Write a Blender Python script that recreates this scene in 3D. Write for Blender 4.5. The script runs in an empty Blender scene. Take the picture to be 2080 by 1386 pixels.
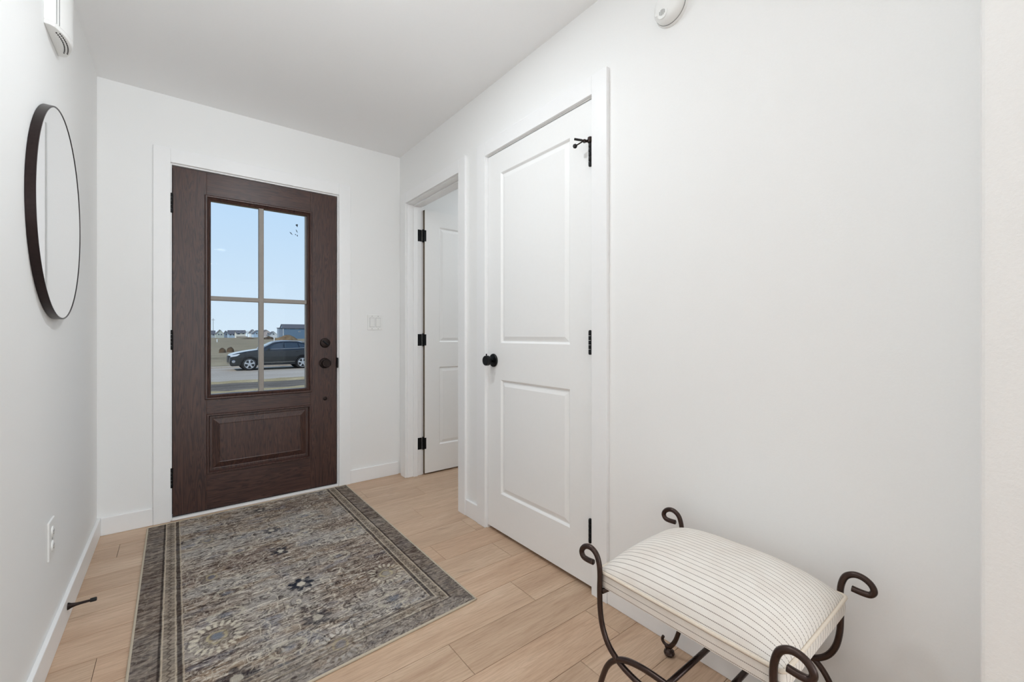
import bpy, bmesh, math, random
import numpy as np
from mathutils import Vector, Matrix
random.seed(7)
PI = math.pi
C = bpy.context.scene.collection

# ------------------------------------------------------------------ camera, world, sun, window light, exposure
F_PX, YAW, CX, CY, EYE = 869.04, 0.6641, 1039.5, 681.5, 1.0751
cam_d = bpy.data.cameras.new('camera'); cam = bpy.data.objects.new('camera', cam_d); C.objects.link(cam)
cam.location = (0, 0, EYE); cam.rotation_euler = (PI/2, 0, -YAW)
cam_d.sensor_fit = 'HORIZONTAL'; cam_d.sensor_width = 36.0; cam_d.lens = F_PX/2080*36
cam_d.shift_x = (1040-CX)/2080; cam_d.shift_y = (CY-693)/2080
cam_d.clip_start = 0.02; cam_d.clip_end = 3000
bpy.context.scene.camera = cam
sc = bpy.context.scene
sc.view_settings.view_transform = 'Standard'; sc.view_settings.look = 'None'
sc.view_settings.gamma = 1.0; sc.view_settings.use_curve_mapping = False
sc.view_settings.exposure = 0.0
sc.cycles.use_denoising = True
sc.cycles.max_bounces = 10; sc.cycles.diffuse_bounces = 8; sc.cycles.glossy_bounces = 3; sc.cycles.transmission_bounces = 4
sc.cycles.use_adaptive_sampling = True; sc.cycles.adaptive_threshold = .025

world = bpy.data.worlds.new('sky'); sc.world = world; world.use_nodes = True
wn, wl = world.node_tree.nodes, world.node_tree.links
wn.clear()
tc = wn.new('ShaderNodeTexCoord'); sx = wn.new('ShaderNodeSeparateXYZ'); rp = wn.new('ShaderNodeValToRGB')
bg = wn.new('ShaderNodeBackground'); wo = wn.new('ShaderNodeOutputWorld')
wl.new(tc.outputs['Generated'], sx.inputs[0]); wl.new(sx.outputs['Z'], rp.inputs[0])
rp.color_ramp.elements[0].position = 0.0; rp.color_ramp.elements[0].color = (.70, .83, .97, 1)
rp.color_ramp.elements[1].position = 1.0; rp.color_ramp.elements[1].color = (.20, .42, .86, 1)
e = rp.color_ramp.elements.new(.25); e.color = (.55, .745, .985, 1)
wl.new(rp.outputs[0], bg.inputs[0]); bg.inputs[1].default_value = 1.0; wl.new(bg.outputs[0], wo.inputs[0])

def light(name, kind, loc, energy, color=(1, 1, 1), **kw):
    d = bpy.data.lights.new(name, kind); o = bpy.data.objects.new(name, d); C.objects.link(o)
    o.location = loc; d.energy = energy; d.color = color
    for k, v in kw.items(): setattr(d, k, v)
    return o
sun = light('sun', 'SUN', (-60, -20, 60), 2.7, (1, .95, .87), angle=.03)
sun.rotation_euler = Vector((1, .5, -1.0)).to_track_quat('-Z', 'Y').to_euler()
# daylight coming in through the living-room window behind the camera
win = light('window_daylight', 'AREA', (1.0, -4.94, 1.35), 64, (.88, .95, 1.0), shape='RECTANGLE', size=2.5, size_y=1.9)
win.rotation_euler = (PI/2, 0, 0)
win2 = light('added_east_fill', 'AREA', (3.64, -2.6, 1.1), 20, (.87, .945, 1.0), shape='RECTANGLE', size=2.4, size_y=2.0)  # area light added on the east side to fill the hall's left wall
win2.rotation_euler = (PI/2, 0, PI/2)

# ------------------------------------------------------------------ helpers
def tag(o, label=None, cat=None, group=None, kind=None):
    if label: o['label'] = label
    if cat: o['category'] = cat
    if group: o['group'] = group
    if kind: o['kind'] = kind
    return o
def empty(name, loc=(0, 0, 0), rz=0, **kw):
    o = bpy.data.objects.new(name, None); C.objects.link(o); o.location = loc; o.rotation_euler = (0, 0, rz)
    o.empty_display_size = .1
    return tag(o, **kw)
class MB:
    def __init__(s): s.v = []; s.f = []
    def add(s, vs, fs):
        n = len(s.v); s.v += [tuple(p) for p in vs]; s.f += [tuple(i+n for i in f) for f in fs]; return s
    def box(s, x0, x1, y0, y1, z0, z1):
        return s.add([(x0,y0,z0),(x1,y0,z0),(x1,y1,z0),(x0,y1,z0),(x0,y0,z1),(x1,y0,z1),(x1,y1,z1),(x0,y1,z1)],
                     [(0,3,2,1),(4,5,6,7),(0,1,5,4),(1,2,6,5),(2,3,7,6),(3,0,4,7)])
    def lathe(s, prof, n=24, axis='z', at=(0, 0, 0)):
        # prof: (radius, along) ; closed at the ends
        vs = []
        for r, h in prof:
            for k in range(n):
                a = 2*PI*k/n; c, d = r*math.cos(a), r*math.sin(a)
                p = {'z': (c, d, h), 'x': (h, c, d), 'y': (d, h, c)}[axis]
                vs.append((p[0]+at[0], p[1]+at[1], p[2]+at[2]))
        fs = []
        for i in range(len(prof)-1):
            for k in range(n):
                a, b = i*n+k, i*n+(k+1) % n
                fs.append((a, b, b+n, a+n))
        fs.append(tuple(range(n-1, -1, -1))); m = (len(prof)-1)*n; fs.append(tuple(range(m, m+n)))
        return s.add(vs, fs)
    def tube(s, pts, r, n=10, closed=False, rad=None):
        pts = [Vector(p) for p in pts]; N = len(pts); vs = []; fs = []
        T = []
        for i in range(N):
            if closed: t = pts[(i+1) % N]-pts[i-1]
            else: t = pts[min(i+1, N-1)]-pts[max(i-1, 0)]
            T.append(t.normalized())
        up = Vector((0, 0, 1)) if abs(T[0].z) < .9 else Vector((1, 0, 0))
        nrm = (up-T[0]*up.dot(T[0])).normalized()
        for i in range(N):
            nrm = (nrm-T[i]*nrm.dot(T[i])).normalized(); bn = T[i].cross(nrm)
            rr = rad[i] if rad else r
            for k in range(n):
                a = 2*PI*k/n; vs.append(tuple(pts[i]+nrm*(rr*math.cos(a))+bn*(rr*math.sin(a))))
        for i in range(N if closed else N-1):
            j = (i+1) % N
            for k in range(n):
                fs.append((i*n+k, i*n+(k+1) % n, j*n+(k+1) % n, j*n+k))
        if not closed:
            fs.append(tuple(range(n-1, -1, -1))); fs.append(tuple(range((N-1)*n, N*n)))
        return s.add(vs, fs)
    def prism(s, poly, fn0, fn1):
        # poly of 2-D points, fn maps a point to the two end positions
        n = len(poly); vs = [fn0(p) for p in poly]+[fn1(p) for p in poly]
        fs = [tuple(range(n-1, -1, -1)), tuple(range(n, 2*n))]
        fs += [(i, (i+1) % n, n+(i+1) % n, n+i) for i in range(n)]
        return s.add(vs, fs)
    def build(s, name, mat, parent=None, smooth=False, bevel=0, seg=2, **kw):
        me = bpy.data.meshes.new(name); me.from_pydata(s.v, [], s.f); me.validate()
        b = bmesh.new(); b.from_mesh(me); bmesh.ops.recalc_face_normals(b, faces=b.faces); b.to_mesh(me); b.free()
        o = bpy.data.objects.new(name, me); C.objects.link(o)
        if mat: me.materials.append(mat)
        if smooth:
            for p in me.polygons: p.use_smooth = True
            if smooth != 'all':
                m = o.modifiers.new('split', 'EDGE_SPLIT'); m.split_angle = math.radians(40)
        if bevel:
            m = o.modifiers.new('bevel', 'BEVEL'); m.width = bevel; m.segments = seg; m.limit_method = 'ANGLE'
            m.harden_normals = False
        if parent: o.parent = parent
        return tag(o, **kw)
def box(name, mat, x0, x1, y0, y1, z0, z1, parent=None, bevel=0, **kw):
    return MB().box(x0, x1, y0, y1, z0, z1).build(name, mat, parent, bevel=bevel, **kw)
def spline(pts, n=8, closed=False):
    P = [Vector(p) for p in pts]; out = []; N = len(P)
    for i in range(N if closed else N-1):
        g = (lambda k: P[k % N]) if closed else (lambda k: P[min(max(k, 0), N-1)])
        a, b, c, d = g(i-1), g(i), g(i+1), g(i+2)
        for k in range(n):
            t = k/n
            out.append(.5*((2*b)+(c-a)*t+(2*a-5*b+4*c-d)*t*t+(3*b-a-3*c+d)*t**3))
    if not closed: out.append(P[-1])
    return out
def pY(u, v, Y):
    # the point where the sight line of a photo pixel meets the plane y = Y
    s, c = math.sin(YAW), math.cos(YAW); l = (u-CX)/F_PX
    k = Y/(c-l*s); return (k*(s+l*c), Y, EYE-k*(v-CY)/F_PX)

# ------------------------------------------------------------------ materials
def srgb(r, g, b):
    f = lambda c: (c/255/12.92 if c/255 <= .04045 else ((c/255+.055)/1.055)**2.4)
    return (f(r), f(g), f(b), 1)
class NT:
    def __init__(s, name, rough=.5, metal=0, col=(.8, .8, .8, 1), spec=None):
        s.m = bpy.data.materials.new(name); s.m.use_nodes = True; s.t = s.m.node_tree; s.n = s.t.nodes
        s.b = s.n['Principled BSDF']; s.out = s.n['Material Output']
        s.b.inputs['Roughness'].default_value = rough; s.b.inputs['Metallic'].default_value = metal
        s.b.inputs['Base Color'].default_value = col
        if spec is not None: s.b.inputs['Specular IOR Level'].default_value = spec
    def new(s, t, **kw):
        x = s.n.new(t)
        for k, v in kw.items(): setattr(x, k, v)
        return x
    def link(s, a, b): s.t.links.new(a, b)
    def coord(s, scale=(1, 1, 1), rot=(0, 0, 0), kind='Object', offset=None):
        c = s.new('ShaderNodeTexCoord'); m = s.new('ShaderNodeMapping')
        m.inputs['Scale'].default_value = scale; m.inputs['Rotation'].default_value = rot
        s.link(c.outputs[kind], m.inputs['Vector'])
        if offset is not None: s.link(offset, m.inputs['Location'])
        return m.outputs[0]
    def noise(s, vec, scale, detail=4, rough=.55, dist=0):
        x = s.new('ShaderNodeTexNoise'); x.inputs['Scale'].default_value = scale; x.inputs['Detail'].default_value = detail
        x.inputs['Roughness'].default_value = rough; x.inputs['Distortion'].default_value = dist
        s.link(vec, x.inputs['Vector']); return x.outputs['Fac']
    def ramp(s, fac, stops):
        r = s.new('ShaderNodeValToRGB'); els = r.color_ramp.elements
        els[0].position, els[0].color = stops[0]; els[1].position, els[1].color = stops[-1]
        for p, c in stops[1:-1]: e = els.new(p); e.color = c
        s.link(fac, r.inputs[0]); return r.outputs[0]
    def math(s, op, a, b=None):
        x = s.new('ShaderNodeMath', operation=op)
        for i, q in enumerate((a, b)):
            if q is None: continue
            if isinstance(q, (int, float)): x.inputs[i].default_value = q
            else: s.link(q, x.inputs[i])
        return x.outputs[0]
    def mix(s, fac, a, b, mode='MIX'):
        x = s.new('ShaderNodeMix', data_type='RGBA', blend_type=mode)
        for sock, q in ((x.inputs[0], fac), (x.inputs[6], a), (x.inputs[7], b)):
            if isinstance(q, (int, float)): sock.default_value = q
            elif isinstance(q, tuple): sock.default_value = q
            else: s.link(q, sock)
        return x.outputs[2]
    def color(s, c): s.link(c, s.b.inputs['Base Color'])
    def bump(s, h, strength, dist=.001):
        x = s.new('ShaderNodeBump'); x.inputs['Strength'].default_value = strength; x.inputs['Distance'].default_value = dist
        s.link(h, x.inputs['Height']); s.link(x.outputs[0], s.b.inputs['Normal'])
def plain(name, col, rough=.5, metal=0, var=.06, scale=60, bump=0, spec=None):
    t = NT(name, rough, metal, col, spec)
    n = t.noise(t.coord(), scale, 3)
    d = tuple(c*(1-var) for c in col[:3])+(1,)
    t.color(t.ramp(n, [(.3, d), (.7, col)]))
    if bump: t.bump(n, bump, .0006)
    return t.m
M = {}
M['wall'] = plain('wall_paint', srgb(241, 241, 240), .6, var=.012, scale=220, bump=.25, spec=.35)
M['wall_tex'] = plain('textured_wall_paint', srgb(238, 237, 235), .6, var=.02, scale=170, bump=.9, spec=.35)
M['ceil'] = plain('ceiling_paint', srgb(243, 243, 243), .8, var=.012, scale=160, bump=.2, spec=.2)
M['trim'] = plain('white_trim_paint', srgb(242, 242, 242), .38, var=.01, scale=40)
M['wdoor'] = plain('white_door_paint', srgb(242, 242, 241), .4, var=.01, scale=60)
M['plastic'] = plain('white_plastic', srgb(238, 238, 236), .35, var=.01)
M['black'] = plain('black_metal', srgb(22, 23, 25), .42, .6, var=.2, scale=90)
M['bronze'] = plain('dark_bronze', srgb(46, 36, 33), .36, .75, var=.25, scale=150)
M['frame'] = plain('bronze_mirror_frame', srgb(52, 42, 41), .33, .8, var=.2, scale=120)
M['iron'] = plain('bronze_iron', srgb(66, 50, 44), .27, .55, var=.2, scale=90)
M['rubber'] = plain('black_rubber', srgb(26, 25, 25), .7, var=.2)
M['dark'] = plain('dark_gap', srgb(30, 26, 22), .9, var=.3)
M['mirror'] = plain('mirror_silver', (.93, .93, .94, 1), .01, 1, var=.0)
M['steel'] = plain('satin_steel', srgb(200, 198, 192), .3, .8, var=.05)
M['screw'] = plain('screw_slot', srgb(150, 150, 148), .5, var=.1)

def glass_mat():
    t = NT('window_glass'); t.n.remove(t.b)
    tr = t.new('ShaderNodeBsdfTransparent'); gl = t.new('ShaderNodeBsdfGlossy'); fr = t.new('ShaderNodeFresnel'); mx = t.new('ShaderNodeMixShader')
    tr.inputs[0].default_value = (.97, .985, .98, 1); gl.inputs['Roughness'].default_value = .0; fr.inputs[0].default_value = 1.09
    t.link(fr.outputs[0], mx.inputs[0]); t.link(tr.outputs[0], mx.inputs[1]); t.link(gl.outputs[0], mx.inputs[2]); t.link(mx.outputs[0], t.out.inputs[0])
    return t.m
M['glass'] = glass_mat()

def oak():
    t = NT('light_oak_plank', .42, spec=.4)
    oi = t.new('ShaderNodeObjectInfo')
    off = t.new('ShaderNodeCombineXYZ'); rr = t.math('MULTIPLY', oi.outputs['Random'], 37.0)
    t.link(rr, off.inputs[0]); t.link(t.math('MULTIPLY', oi.outputs['Random'], 91.0), off.inputs[1])
    big = t.noise(t.coord((1.3, 9, 9), offset=off.outputs[0]), 1.0, 3, .6, .8)
    fine = t.noise(t.coord((9, 150, 150), offset=off.outputs[0]), 1.0, 5, .7, .3)
    cath = t.noise(t.coord((2.2, 26, 26), offset=off.outputs[0]), 1.0, 2, .5, 1.6)
    w = t.math('SINE', t.math('MULTIPLY', cath, 38.0))
    base = t.ramp(big, [(.25, srgb(186, 157, 132)), (.5, srgb(202, 174, 148)), (.75, srgb(214, 189, 164))])
    g = t.ramp(fine, [(.3, (.72, .68, .64, 1)), (.55, (1, 1, 1, 1)), (.8, (1.05, 1.05, 1.05, 1))])
    base = t.mix(.8, base, g, 'MULTIPLY')
    base = t.mix(t.math('MULTIPLY', t.math('MAXIMUM', w, 0.0), .26), base, srgb(174, 143, 116))
    knot = t.noise(t.coord((3.5, 9, 9), offset=off.outputs[0]), 1.0, 2, .4, .5)
    base = t.mix(t.ramp(knot, [(.70, (0, 0, 0, 1)), (.80, (.6, .6, .6, 1))]), base, srgb(150, 122, 100))
    tint = t.ramp(oi.outputs['Random'], [(0, (.92, .90, .885, 1)), (.5, (1, 1, 1, 1)), (1, (1.0, .95, .925, 1))])
    t.color(t.mix(1.0, base, tint, 'MULTIPLY'))
    t.bump(fine, .12, .0005); return t.m
M['oak'] = oak()

def mahogany(name, vertical):
    t = NT(name, .36, spec=.5)
    sc1 = (26, 26, 1.6) if vertical else (1.6, 26, 26)
    sc2 = (260, 260, 7) if vertical else (7, 260, 260)
    c = t.noise(t.coord(sc1), 1.0, 3, .6, 1.2)
    w = t.math('ABSOLUTE', t.math('SINE', t.math('MULTIPLY', c, 30.0)))
    f = t.noise(t.coord(sc2), 1.0, 4, .7, .2)
    base = t.ramp(w, [(0, srgb(46, 29, 26)), (.5, srgb(66, 43, 38)), (1, srgb(80, 54, 46))])
    base = t.mix(.75, base, t.ramp(f, [(.32, (.55, .5, .48, 1)), (.6, (1, 1, 1, 1)), (.8, (1.15, 1.12, 1.1, 1))]), 'MULTIPLY')
    t.color(base); t.bump(f, .25, .0006); return t.m
M['wood_v'] = mahogany('stained_wood_upright_grain', True)
M['wood_h'] = mahogany('stained_wood_level_grain', False)

# ------------------------------------------------------------------ room dimensions
XL, XR, YB, ZC = -.336, 1.370, 3.1675, 2.460
XN, YN = 1.15, .0875          # the near wall end that stands proud of the right wall
XO = 3.70                     # outer east wall
YR = -5.0                     # rear wall of the living room
WT = .115
def S(o, label, cat): return tag(o, label, cat, kind='structure')

# floor: one object per plank
fl = S(box('floor', M['dark'], XL-.1, XO, -.52, YB+.02, -.03, -.008), 'light oak plank floor of the entry hall', 'floor')
PW, PL, PY0 = .167, 1.225, 1.14
known = {10: -.23, 4: -.21, 1: 1.146, 0: .744, 7: 1.15, -2: 1.05}
pl_cache = {}
def plank(x0, x1, y0, y1):
    key = (round(x1-x0, 4), round(y1-y0, 4)); g = .0007; ch = .0016
    if key not in pl_cache:
        L, W = x1-x0, y1-y0
        a = [(g, g), (L-g, g), (L-g, W-g), (g, W-g)]; b = [(g+ch, g+ch), (L-g-ch, g+ch), (L-g-ch, W-g-ch), (g+ch, W-g-ch)]
        vs = [(x-L/2, y-W/2, -.008) for x, y in a]+[(x-L/2, y-W/2, -.0007) for x, y in a]+[(x-L/2, y-W/2, 0) for x, y in b]
        fs = [(8, 9, 10, 11)]
        for i in range(4):
            j = (i+1) % 4; fs += [(i, j, 4+j, 4+i), (4+i, 4+j, 8+j, 8+i)]
        me = bpy.data.meshes.new('plank'); me.from_pydata(vs, [], fs); me.materials.append(M['oak']); pl_cache[key] = me
    o = bpy.data.objects.new('plank', pl_cache[key]); C.objects.link(o); o.parent = fl
    o.location = ((x0+x1)/2, (y0+y1)/2, 0)
for r in range(-10, 13):
    y0, y1 = PY0+r*PW, min(PY0+(r+1)*PW, YB+.01)
    if y0 >= YB: break
    off = known[r] if r in known else random.uniform(.0, .85)
    x = off-3*PL
    while x < XO:
        a, b = max(x, XL-.09), min(x+PL, XO-.02)
        if b-a > .01: plank(a, b, y0, y1)
        x += PL
S(box('floor', M['oak'], XL-.1, XO, YR-.1, PY0-10*PW-.001, -.03, 0), 'light oak floor of the living room behind the hall', 'floor')

S(box('ceiling', M['ceil'], XL-.12, XO+.12, YR-.12, YB+.16, ZC, ZC+.12), 'plain white flat ceiling', 'ceiling')
S(box('wall_left', M['wall'], XL-.12, XL, YR-.12, YB, -.03, ZC), 'white left wall with the round mirror', 'wall')
# entry wall with the front-door opening
DX0, DX1, DZ1 = -.045, .922, 2.087
S(MB().box(XL-.12, DX0, YB, YB+.15, -.03, ZC).box(DX1, XO+.12, YB, YB+.15, -.03, ZC).box(DX0, DX1, YB, YB+.15, DZ1, ZC)
  .build('wall_back', M['wall']), 'white entry wall around the dark front door', 'wall')
# right wall with the closet opening and the side-room opening
CY0, CY1, CZ = 1.185, 1.985, 2.085     # rough openings
RY0, RY1, RZ = 2.245, 3.045, 2.085
S(MB().box(XR, XR+WT, YN, CY0, -.03, ZC).box(XR, XR+WT, CY1, RY0, -.03, ZC).box(XR, XR+WT, RY1, YB, -.03, ZC)
  .box(XR, XR+WT, CY0, CY1, CZ, ZC).box(XR, XR+WT, RY0, RY1, RZ, ZC).build('wall_right', M['wall']),
  'white right wall with the closet and side-room doorways', 'wall')
S(box('wall_near', M['wall_tex'], XN, XO+.12, -.03, YN, -.03, ZC, bevel=.006), 'textured white wall end beyond the bench', 'wall')
S(MB().box(XR+WT, XO, 2.08, 2.12, -.03, ZC).box(XO, XO+.12, -5.1, -3.85, -.03, ZC).box(XO, XO+.12, -1.35, YB, -.03, ZC).box(XO, XO+.12, -3.85, -1.35, 2.15, ZC).build('wall_side', M['wall']), 'white walls of the side room and east side', 'wall')
# living room rear wall with its window
S(MB().box(XL-.12, -.25, YR-.12, YR, -.03, ZC).box(2.25, XO+.12, YR-.12, YR, -.03, ZC).box(-.25, 2.25, YR-.12, YR, -.03, .4).box(-.25, 2.25, YR-.12, YR, 2.3, ZC)
  .build('wall_rear', M['wall']), 'white living room wall behind the hall', 'wall')
w1 = S(empty('window_1', (1, YR, .4)), 'wide living room window behind the hall', 'window')
def win_bar(x0, x1, z0, z1): 
    o = MB().box(x0-1, x1-1, -.08, -.02, z0-.4, z1-.4).build('window_frame', M['trim'], w1)
for a in ((-.25, -.19, .4, 2.3), (2.19, 2.25, .4, 2.3), (-.19, 2.19, .4, .46), (-.19, 2.19, 2.24, 2.3), (.97, 1.03, .46, 2.24)): win_bar(*a)
for a, b in ((-.19, .97), (1.03, 2.19)): MB().box(a-1, b-1, -.055, -.05, .06, 1.84).build('pane', M['glass'], w1)

w2 = S(empty('window_2_added', (XO, -2.6, 0)), 'added unseen glazed patio door on the east side of the living room', 'window')  # unseen patio door, added to go with the east fill light
for a in ((-1.25, -1.18, 0, 2.15), (1.18, 1.25, 0, 2.15), (-1.18, 1.18, 0, .07), (-1.18, 1.18, 2.08, 2.15), (-.035, .035, .07, 2.08)): MB().box(.02, .08, a[0], a[1], a[2], a[3]).build('window_frame', M['trim'], w2)
for a, b in ((-1.18, -.035), (.035, 1.18)): MB().box(.048, .053, a, b, .07, 2.08).build('pane', M['glass'], w2)

# baseboards
BH, BT = .096, .014
bb = dict(bevel=.003)
S(box('baseboard_left', M['trim'], XL, XL+BT, YR, YB, 0, BH, **bb), 'white baseboard along the left wall', 'baseboard')
b2 = S(empty('baseboard_back', (0, YB, 0)), 'white baseboard along the entry wall', 'baseboard')
MB().box(XL+BT, -.1065, -BT, 0, 0, BH).build('board', M['trim'], b2, bevel=.003)
MB().box(.9895, XR-.017, -BT, 0, 0, BH).build('board', M['trim'], b2, bevel=.003)
b3 = S(empty('baseboard_right', (XR, 0, 0)), 'white baseboard along the right wall', 'baseboard')
MB().box(-BT, 0, YN, 1.1135, 0, BH).build('board', M['trim'], b3, bevel=.003)
MB().box(-BT, 0, 2.0535, 2.1835, 0, BH).build('board', M['trim'], b3, bevel=.003)
S(box('baseboard_near', M['trim'], XN-BT, XN, -.03, YN+BT, 0, BH, **bb), 'white baseboard on the textured wall end', 'baseboard')

# ------------------------------------------------------------------ door casings and jambs
CT = .017
t1 = S(empty('trim_1', (0, YB, 0)), 'white casing and jamb around the dark front door', 'door trim')
for a, b in ((-.106, -.029), (.908, .989)):
    MB().box(a, b, -CT, 0, 0, 2.155).build('casing_leg', M['trim'], t1, bevel=.002)
MB().box(-.029, .908, -CT, 0, 2.074, 2.155).build('casing_head', M['trim'], t1, bevel=.002)
MB().box(DX0, -.023, 0, .15, 0, DZ1).build('jamb', M['trim'], t1)
MB().box(.901, DX1, 0, .15, 0, DZ1).build('jamb', M['trim'], t1)
MB().box(-.023, .901, 0, .15, 2.066, DZ1).build('jamb_head', M['trim'], t1)
MB().box(-.023, .901, -.012, .17, 0, .014).build('threshold', M['trim'], t1, bevel=.003)
for a in ((-.0235, -.010, .020, 2.064), (.888, .9012, .020, 2.064), (-.010, .888, 2.052, 2.0665)):
    MB().box(a[0], a[1], .0545, .075, a[2], a[3]).build('weatherstrip', M['rubber'], t1)
MB().box(.893, .9015, -.019, .004, .845, .917).build('strike_plate', M['black'], t1, bevel=.002, label='black latch strike plate on the jamb')
t2 = S(empty('trim_2', (XR, 0, 0)), 'white casing and jamb around the open side-room doorway', 'door trim')
for a, b in ((2.184, 2.262), (3.030, 3.112)):
    MB().box(-CT, 0, a, b, 0, 2.150).build('casing_leg', M['trim'], t2, bevel=.002)
MB().box(-CT, 0, 2.262, 3.030, 2.070, 2.150).build('casing_head', M['trim'], t2, bevel=.002)
MB().box(-.001, WT+.002, RY0, 2.266, 0, RZ).build('jamb', M['trim'], t2, bevel=.0015)
MB().box(-.001, WT+.002, 3.024, RY1, 0, RZ).build('jamb', M['trim'], t2, bevel=.0015)
MB().box(-.001, WT+.002, 2.266, 3.024, 2.064, RZ).build('jamb_head', M['trim'], t2, bevel=.0015)
MB().box(.045, .078, 3.013, 3.024, 0, 2.064).build('stop', M['trim'], t2, bevel=.0015)
MB().box(.045, .078, 2.266, 2.277, 0, 2.064).build('stop', M['trim'], t2, bevel=.0015)
MB().box(.045, .078, 2.277, 3.013, 2.053, 2.064).build('stop', M['trim'], t2, bevel=.0015)
for a, b in ((2.184, 2.262), (3.030, 3.112)):
    MB().box(WT, WT+CT, a, b, 0, 2.150).build('casing_leg', M['trim'], t2, bevel=.002)
MB().box(WT, WT+CT, 2.262, 3.030, 2.070, 2.150).build('casing_head', M['trim'], t2, bevel=.002)
t3 = S(empty('trim_3', (XR, 0, 0)), 'white casing and jamb around the closed closet door', 'door trim')
for a, b in ((1.114, 1.1935), (1.973, 2.053)):
    MB().box(-CT, 0, a, b, 0, 2.153).build('casing_leg', M['trim'], t3, bevel=.002)
MB().box(-CT, 0, 1.1935, 1.973, 2.075, 2.153).build('casing_head', M['trim'], t3, bevel=.002)
MB().box(-.001, WT, CY0, 1.1985, 0, CZ).build('jamb', M['trim'], t3)
MB().box(-.001, WT, 1.968, CY1, 0, CZ).build('jamb', M['trim'], t3)
MB().box(-.001, WT, 1.1985, 1.968, 2.070, CZ).build('jamb_head', M['trim'], t3)
MB().box(.042, .075, 1.1985, 1.968, 2.06, 2.07).build('stop', M['trim'], t3)

# ------------------------------------------------------------------ doors
def ring(mb, rects, fn):
    # rects: list of (a0,a1,b0,b1,depth): nested picture-frame loops, the last one closed
    base = len(mb.v)
    for a0, a1, b0, b1, d in rects: mb.v += [fn(a0, b0, d), fn(a1, b0, d), fn(a1, b1, d), fn(a0, b1, d)]
    for i in range(len(rects)-1):
        for k in range(4):
            j = (k+1) % 4; p = base+4*i; mb.f.append((p+k, p+j, p+4+j, p+4+k))
def inset(r, *steps):
    a0, a1, b0, b1 = r; out = []
    for i, d in steps: out.append((a0+i, a1-i, b0+i, b1-i, d))
    return out

# front door: stiles, rails, raised panel, four panes
d1 = S(empty('door_1', (-.020, YB+.010, .014)), 'dark stained wood front door with a four-pane window', 'door')
def dl(x): return x+.020
def dz(z): return z-.014
TH = .044
def dbox(name, mat, x0, x1, z0, z1, y0=0, y1=TH, bevel=.0012): return MB().box(dl(x0), dl(x1), y0, y1, dz(z0), dz(z1)).build(name, mat, d1, bevel=bevel)
SX0, SX1 = .142, .724
dbox('stile', M['wood_v'], -.020, SX0, .020, 2.062); dbox('stile', M['wood_v'], SX1, .898, .020, 2.062)
dbox('rail', M['wood_h'], SX0, SX1, 1.916, 2.062); dbox('rail', M['wood_h'], SX0, SX1, .592, .692); dbox('rail', M['wood_h'], SX0, SX1, .020, .236)
fn = lambda a, b, d: (dl(a), -d, dz(b))
mb = MB(); ring(mb, inset((SX0-.010, SX1+.010, .684, 1.926), (0, -.001), (0, .008), (.005, .012), (.012, .012), (.016, .005), (.022, .008), (.030, .0), (.032, -.018)), fn)
mb.build('glass_moulding', M['wood_v'], d1, label='moulded wooden frame around the panes')
mb = MB(); r = (SX0+.008, SX1-.004, .240, .588)
ring(mb, inset(r, (-.012, -.004), (-.006, .006), (.002, .006), (.008, -.010), (.020, -.010), (.024, -.012), (.056, -.001), (.059, -.003), (.062, -.003)), fn)
a0, a1, b0, b1 = r[0]+.062, r[1]-.062, r[2]+.062, r[3]-.062
mb.add([fn(a0, b0, -.003), fn(a1, b0, -.003), fn(a1, b1, -.003), fn(a0, b1, -.003)], [(0, 1, 2, 3)])
mb.build('raised_panel', M['wood_v'], d1)
MB().box(dl(SX0-.02), dl(SX1+.02), .024, TH-.004, dz(.21), dz(.61)).build('panel_core', M['wood_v'], d1)
GX0, GX1, GZ0, GZ1, MX, MZ = .163, .697, .714, 1.898, .4305, 1.302
M['muntin'] = plain('painted_muntin', srgb(146, 139, 132), .45, var=.06)
MB().box(dl(MX-.0145), dl(MX+.0145), .002, .036, dz(GZ0-.005), dz(GZ1+.005)).build('muntin', M['muntin'], d1, bevel=.004)
MB().box(dl(GX0-.005), dl(GX1+.005), .003, .035, dz(MZ-.0135), dz(MZ+.0135)).build('muntin', M['muntin'], d1, bevel=.004)
mb = MB(); ring(mb, [(GX0-.022, GX1+.022, GZ0-.022, GZ1+.022, -.020), (GX0, GX1, GZ0, GZ1, -.018), (GX0, GX1, GZ0, GZ1, -.046), (GX0-.03, GX1+.03, GZ0-.03, GZ1+.03, -.050), (GX0-.03, GX1+.03, GZ0-.03, GZ1+.03, -.044)], fn)
mb.build('glazing_bead', M['muntin'], d1, label='pale bead holding the glass')
panes = {}
for i, (a, b) in enumerate(((GX0, MX), (MX, GX1))):
    for j, (c, d) in enumerate(((GZ0, MZ), (MZ, GZ1))):
        panes[i, j] = MB().box(dl(a), dl(b), .0185, .0215, dz(c), dz(d)).build('pane', M['glass'], d1)
M['speck'] = plain('dark_speck', srgb(52, 66, 78), .6)
for pts in ([(.634, 1.826), (.644, 1.833), (.650, 1.830), (.647, 1.812)], [(.636, 1.797), (.643, 1.789), (.650, 1.772), (.640, 1.783)],
            [(.597, 1.773), (.607, 1.770), (.618, 1.755), (.608, 1.760)], [(.632, 1.765), (.638, 1.762), (.637, 1.756), (.632, 1.759)], [(.643, 1.762), (.650, 1.755), (.647, 1.747), (.643, 1.754)]):
    MB().prism(pts, lambda p: (dl(p[0]), .0185, dz(p[1])), lambda p: (dl(p[0]), .0178, dz(p[1]))).build('speck', M['speck'], panes[1, 1])
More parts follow.
